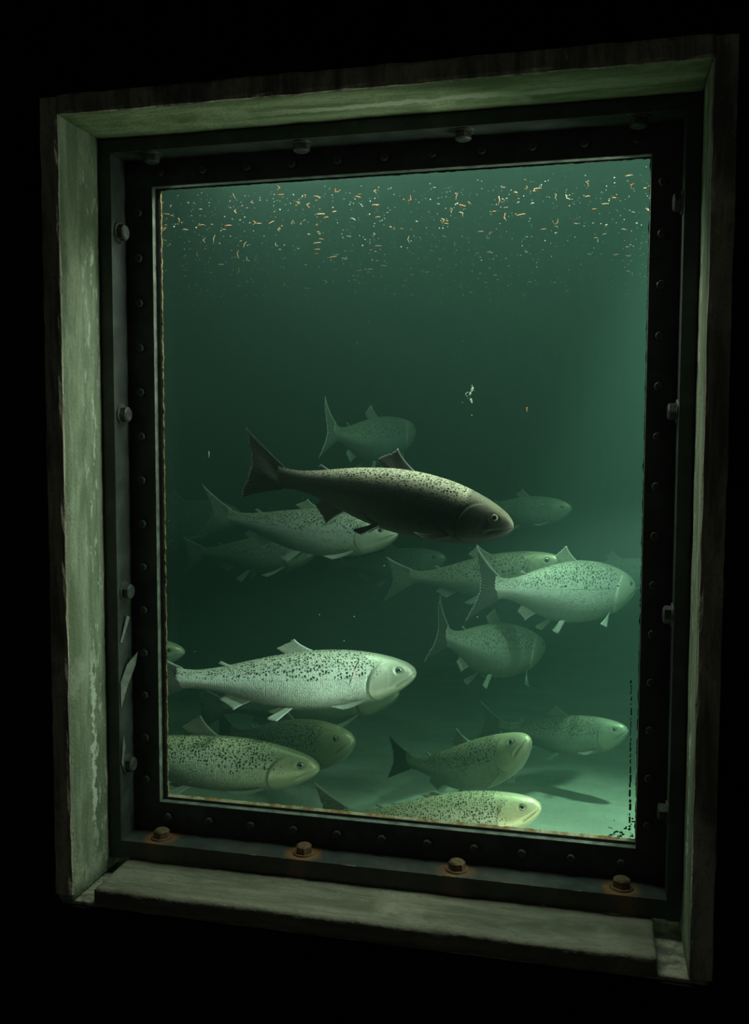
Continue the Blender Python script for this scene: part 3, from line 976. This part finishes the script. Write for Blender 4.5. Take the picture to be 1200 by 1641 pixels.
# ------------------------------------------------------------------ salmon
FISH = [
    # nose, tail base, skin, fins, label, options
    ((0.745, 0.335, 1.468), (0.272, 0.37, 1.557), 'dark', 'dark', 'large blackish salmon with speckled olive back crossing the middle of the window',
     dict(tail_h=(.20, -.11), fork=.035, anal_h=.09, sag=-.12, deep=1.08, bend=(.10, -.10), dorsal_h=.085)),
    ((0.509, 0.600, 1.112), (0.004, 0.450, 1.103), 'scarred', 'smoky', 'bright silver salmon with a pink scratch behind its gill cover',
     dict(tail_h=(.15, -.17), deep=1.04, sag=.16, bend=(-.10, .0), dorsal_h=.06)),
    ((0.280, 0.600, 0.871), (-0.265, 0.500, 0.921), 'olive', 'smoky', 'large olive salmon in the lowest corner of the window, tail cut off by the frame',
     dict(deep=.95, sag=.18, dorsal_h=.09)),
    ((0.330, 0.72, 0.903), (-0.095, 1.00, 0.800), 'olive', 'light', 'smaller spotted salmon half hidden behind the large olive corner salmon',
     dict(deep=1.05, sag=.25, dorsal_h=.10, pect=(.02, .2))),
    ((0.798, 0.50, 0.867), (0.362, 0.56, 0.777), 'yellow', 'light', 'yellow-green spotted salmon lowest in the window, open mouth, belly cut off by the frame',
     dict(deep=1.05, sag=.30, dorsal_h=.02)),
    ((0.762, 0.66, 0.961), (0.423, 0.95, 0.782), 'olive', 'smoky', 'arched spotted salmon rising above the yellow-green one, dark tail',
     dict(deep=1.0, sag=.62, dorsal_h=.085, tail_h=(.11, -.16), pect=(.03, .3))),
    ((0.992, 1.06, 0.877), (0.643, 1.20, 0.820), 'green', 'light', 'hazy salmon low beside the black sealant line, swimming just above the floor',
     dict(deep=1.15, sag=.35)),
    ((1.002, 1.18, 1.242), (0.670, 0.80, 1.281), 'silver', 'smoky', 'pale silvery salmon nosing the upright frame, dark spread tail fin',
     dict(deep=1.30, fat=1.15, sag=.15, tail_h=(.20, -.18), pect=(.03, .5), bend=(-.15, -.05))),
    ((0.812, 1.05, 1.325), (0.395, 1.13, 1.255), 'olive', 'light', 'olive salmon partly behind the pale silvery one, narrow pale tail',
     dict(deep=1.08, sag=.35, tail_h=(.12, -.20), dorsal_h=.08)),
    ((0.754, 1.30, 1.040), (0.536, 0.86, 1.142), 'green', 'smoky', 'dusky green salmon with drooping head below the pale silvery one',
     dict(deep=1.22, fat=1.15, sag=.35, tail_h=(.18, -.18), pect=(.05, .9), bend=(-.2, -.1))),
    ((0.405, 0.88, 1.400), (-0.093, 0.98, 1.424), 'silver', 'light', 'pale salmon passing behind the blackish one, light forked tail',
     dict(deep=1.0, sag=.22, tail_h=(.15, -.16), fork=.10, pect=(.02, .4), dorsal_h=.05)),
    ((0.100, 1.15, 1.315), (-0.319, 1.30, 1.284), 'green', 'light', 'dim salmon below the tail of the pale forked-tail salmon',
     dict(deep=1.0, sag=.1, pect=(.04, 1.0), tail_h=(.12, -.19))),
    ((0.281, 1.72, 1.685), (0.147, 1.20, 1.663), 'green', 'light', 'hazy salmon highest in the water above the blackish one',
     dict(deep=1.12, sag=.45, bend=(-.15, -.1), tail_h=(.16, -.20), pect=(.03, .6))),
    ((0.825, 1.50, 1.434), (0.522, 1.65, 1.425), 'green', 'light', 'distant hazy salmon showing ahead of the blackish one above its snout',
     dict(deep=1.2, sag=.3)),
    ((0.392, 1.75, 1.236), (-0.033, 1.95, 1.176), 'green', 'light', 'barely visible dim salmon far back below the chin of the blackish one',
     dict(deep=1.0, sag=.2)),
    ((-0.369, 1.75, 1.373), (-0.941, 1.95, 1.315), 'green', 'light', 'faint salmon cut off by the frame behind the pale forked tail',
     dict(deep=1.05, sag=.1)),
    ((-0.152, 0.80, 1.080), (-0.590, 0.80, 1.048), 'olive', 'light', 'salmon of which only a greenish snout shows past the frame above the scratched one',
     dict(deep=.9, pect=(.0, .0))),
    ((1.121, 1.50, 1.249), (0.802, 1.60, 1.219), 'green', 'light', 'faint salmon far behind the pale silvery one, head hidden by the frame',
     dict(deep=1.25, sag=.2)),
    ((0.396, 0.95, 0.968), (-0.124, 1.00, 0.880), 'green', 'light', 'dim salmon whose pale belly shows under the scratched silver one',
     dict(deep=.95, sag=.1, pect=(.03, .5))),
]
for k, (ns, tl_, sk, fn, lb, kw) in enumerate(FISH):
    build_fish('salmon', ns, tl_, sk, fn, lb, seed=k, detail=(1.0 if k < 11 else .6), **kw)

# ------------------------------------------------------------------ debris afloat at the water surface, seen from below
def debris_mat(name, a, b, tr=0.5):
    s = N(name)
    r = s.n('ShaderNodeObjectInfo').outputs['Random']
    c = s.mix(r, a, b)
    d = s.n('ShaderNodeBsdfDiffuse'); s.l(c, d.inputs[0])
    t = s.n('ShaderNodeBsdfTranslucent'); s.l(c, t.inputs[0])
    mx = s.n('ShaderNodeMixShader'); mx.inputs[0].default_value = tr
    s.l(d.outputs[0], mx.inputs[1]); s.l(t.outputs[0], mx.inputs[2]); s.l(mx.outputs[0], s.out.inputs[0])
    return s.m


NEEDLE = debris_mat('tan_needle', (0.95, 0.46, 0.18), (0.98, 0.78, 0.52))
SPECK = debris_mat('pale_silt', (0.75, 0.85, 0.78), (0.9, 0.95, 0.9))


def stick_mesh(name, pts, r):
    """A thin tapering five-sided stem through pts."""
    bm = bmesh.new()
    rings = []
    n = len(pts)
    for i, p in enumerate(pts):
        p = Vector(p)
        d = (Vector(pts[min(i + 1, n - 1)]) - Vector(pts[max(i - 1, 0)])).normalized()
        a = d.orthogonal().normalized(); b = d.cross(a)
        rr = r * (0.55 if i in (0, n - 1) else 1.0)
        rings.append([bm.verts.new(p + a * math.cos(k * 1.2566) * rr + b * math.sin(k * 1.2566) * rr) for k in range(5)])
    for q0, q1 in zip(rings, rings[1:]):
        for k in range(5): bm.faces.new((q0[k], q0[(k + 1) % 5], q1[(k + 1) % 5], q1[k]))
    bm.faces.new(rings[0]); bm.faces.new(list(reversed(rings[-1])))
    return mesh_from(name, bm, True)


random.seed(21)
straight = [stick_mesh('needle', [(-l, 0, 0), (-l * .3, w, .0006), (l * .4, w, .0004), (l, 0, 0)], r) for l, w, r in ((.0042, .0003, .0006), (.0062, .0006, .00055), (.0078, .0005, .0006), (.0030, .0002, .0007))]
mirrored = [stick_mesh('mirrored_needle', [(-.0045, 0, .0055 * k), (-.001, 0, .001 * k), (.0006, 0, 0), (-.001, .0006, -.0012 * k), (-.0042 * q, .001, -.0058 * k)], .00055) for k, q in ((1, 1), (1.4, .5), (.7, 1.5))]  # V shapes: each needle and its surface reflection modelled as one stem
for me_ in straight + mirrored: me_.materials.append(NEEDLE)
for k in range(235):
    yy = 0.245 + (random.random() ** 1.7) * 1.15
    half = 0.52 + 0.30 * (yy - .2)
    xc = 0.53 - 0.24 * (yy - .2)
    x = xc + random.uniform(-half, half)
    z = 2.088 - 0.022 * (x - xc) + random.gauss(0, .012)
    isb = random.random() < .24
    me_ = random.choice(mirrored if isb else straight)
    o = D.objects.new('mirrored_needle' if isb else 'needle', me_)
    COL.objects.link(o)
    o.location = (x, yy, z)
    if isb: o.rotation_euler = (random.gauss(0, .2), random.gauss(0, .35), random.choice((0, math.pi)) + random.gauss(0, .5))
    else: o.rotation_euler = (random.gauss(0, .1), random.gauss(0, .10), random.gauss(0, .5))
    sc_ = random.uniform(.55, 1.20)
    o.scale = (sc_, sc_, sc_)
    if isb: tag(o, 'bent V of a tan conifer needle and its modelled reflection, adrift at the water surface', 'conifer needle', 'bent conifer needles with modelled reflections at the water surface')
    else: tag(o, 'straight tan conifer needle adrift at the water surface', 'conifer needle', 'straight conifer needles at the water surface')


def speck_cloud(name, pts, sizes):
    vs, fs = [], []
    for p, r in zip(pts, sizes):
        b = len(vs)
        rx, ry, rz = r * random.uniform(.7, 1.5), r, r * random.uniform(.5, 1.0)
        vs += [(p[0] + rx, p[1], p[2]), (p[0] - rx, p[1], p[2]), (p[0], p[1] + ry, p[2]), (p[0], p[1] - ry, p[2]), (p[0], p[1], p[2] + rz), (p[0], p[1], p[2] - rz)]
        for f in ((0, 2, 4), (2, 1, 4), (1, 3, 4), (3, 0, 4), (2, 0, 5), (1, 2, 5), (3, 1, 5), (0, 3, 5)): fs.append(tuple(b + i for i in f))
    me = D.meshes.new(name); me.from_pydata(vs, [], fs); me.materials.append(SPECK)
    for p in me.polygons: p.use_smooth = True
    return me


pts, sz = [], []
for k in range(1500):
    yy = 0.235 + (random.random() ** 1.6) * 1.3
    half = 0.52 + 0.30 * (yy - .2); xc = 0.53 - 0.24 * (yy - .2)
    x = xc + random.uniform(-half, half)
    pts.append((x, yy, 2.088 - 0.022 * (x - xc) + random.gauss(0, .010) - abs(random.gauss(0, .02)) * (random.random() < .3)))
    sz.append(random.choice((.0005, .0006, .0007, .0009, .0013)) * random.uniform(.7, 1.25))
o = D.objects.new('floating_silt', speck_cloud('floating_silt', pts, sz)); COL.objects.link(o)
tag(o, 'pale fine silt specks scattered along the water surface', 'silt', None, 'stuff')
pts, sz = [], []
for k in range(230):
    yy = random.uniform(.24, 1.1)
    half = 0.50 + 0.30 * (yy - .2); xc = 0.53 - 0.24 * (yy - .2)
    pts.append((xc + random.uniform(-half, half), yy, random.uniform(.75, 2.05))); sz.append(random.choice((.0004, .0005, .0006, .0010)))
o = D.objects.new('suspended_silt', speck_cloud('suspended_silt', pts, sz)); COL.objects.link(o)
tag(o, 'sparse white specks hanging in the green water among the salmon', 'silt', None, 'stuff')

# a few single bits on the inside of the glass
bm = bmesh.new()
for (dx, dz, r) in ((.0020, .0062, .0022), (.0012, .0035, .0026), (.0002, .0008, .0016), (-.0022, -.0030, .0021), (-.0030, -.0048, .0017), (-.0010, -.0140, .0020), (.0002, -.0165, .0017), (.0010, -.0190, .0014),
                    (-.0070, -.0010, .0010), (-.0095, -.0028, .0009), (-.0105, -.0050, .0008), (-.0082, -.0075, .0008), (.0010, .0105, .0010), (-.0060, -.0110, .0007), (-.0160, -.0190, .0007), (.0010, -.0420, .0009)):
    bmesh.ops.create_icosphere(bm, subdivisions=1, radius=r, matrix=Matrix.Translation((0.6765 + dx, 0.2228, 1.722 + dz)) @ Matrix.Diagonal((1, .5, 1.2, 1)))
sp = obj('dirt_smear', mesh_from('dirt_smear', bm, True), SPECK)
tag(sp, 'small white broken smear stuck on the glass high above the salmon', 'smear')
st = obj('needle', stick_mesh('needle', [(.7753, .2245, 1.6855), (.7750, .2245, 1.6895), (.7752, .2245, 1.6940)], .0008), NEEDLE)
tag(st, 'lone upright orange needle below and beside the white smear on the glass', 'conifer needle')
hr = obj('needle', stick_mesh('needle', [(.1702, .2245, 1.6005), (.1706, .2245, 1.6070), (.1703, .2245, 1.6135)], .0006), SPECK)
tag(hr, 'lone thin pale upright fibre near the tail of the blackish salmon', 'fibre')
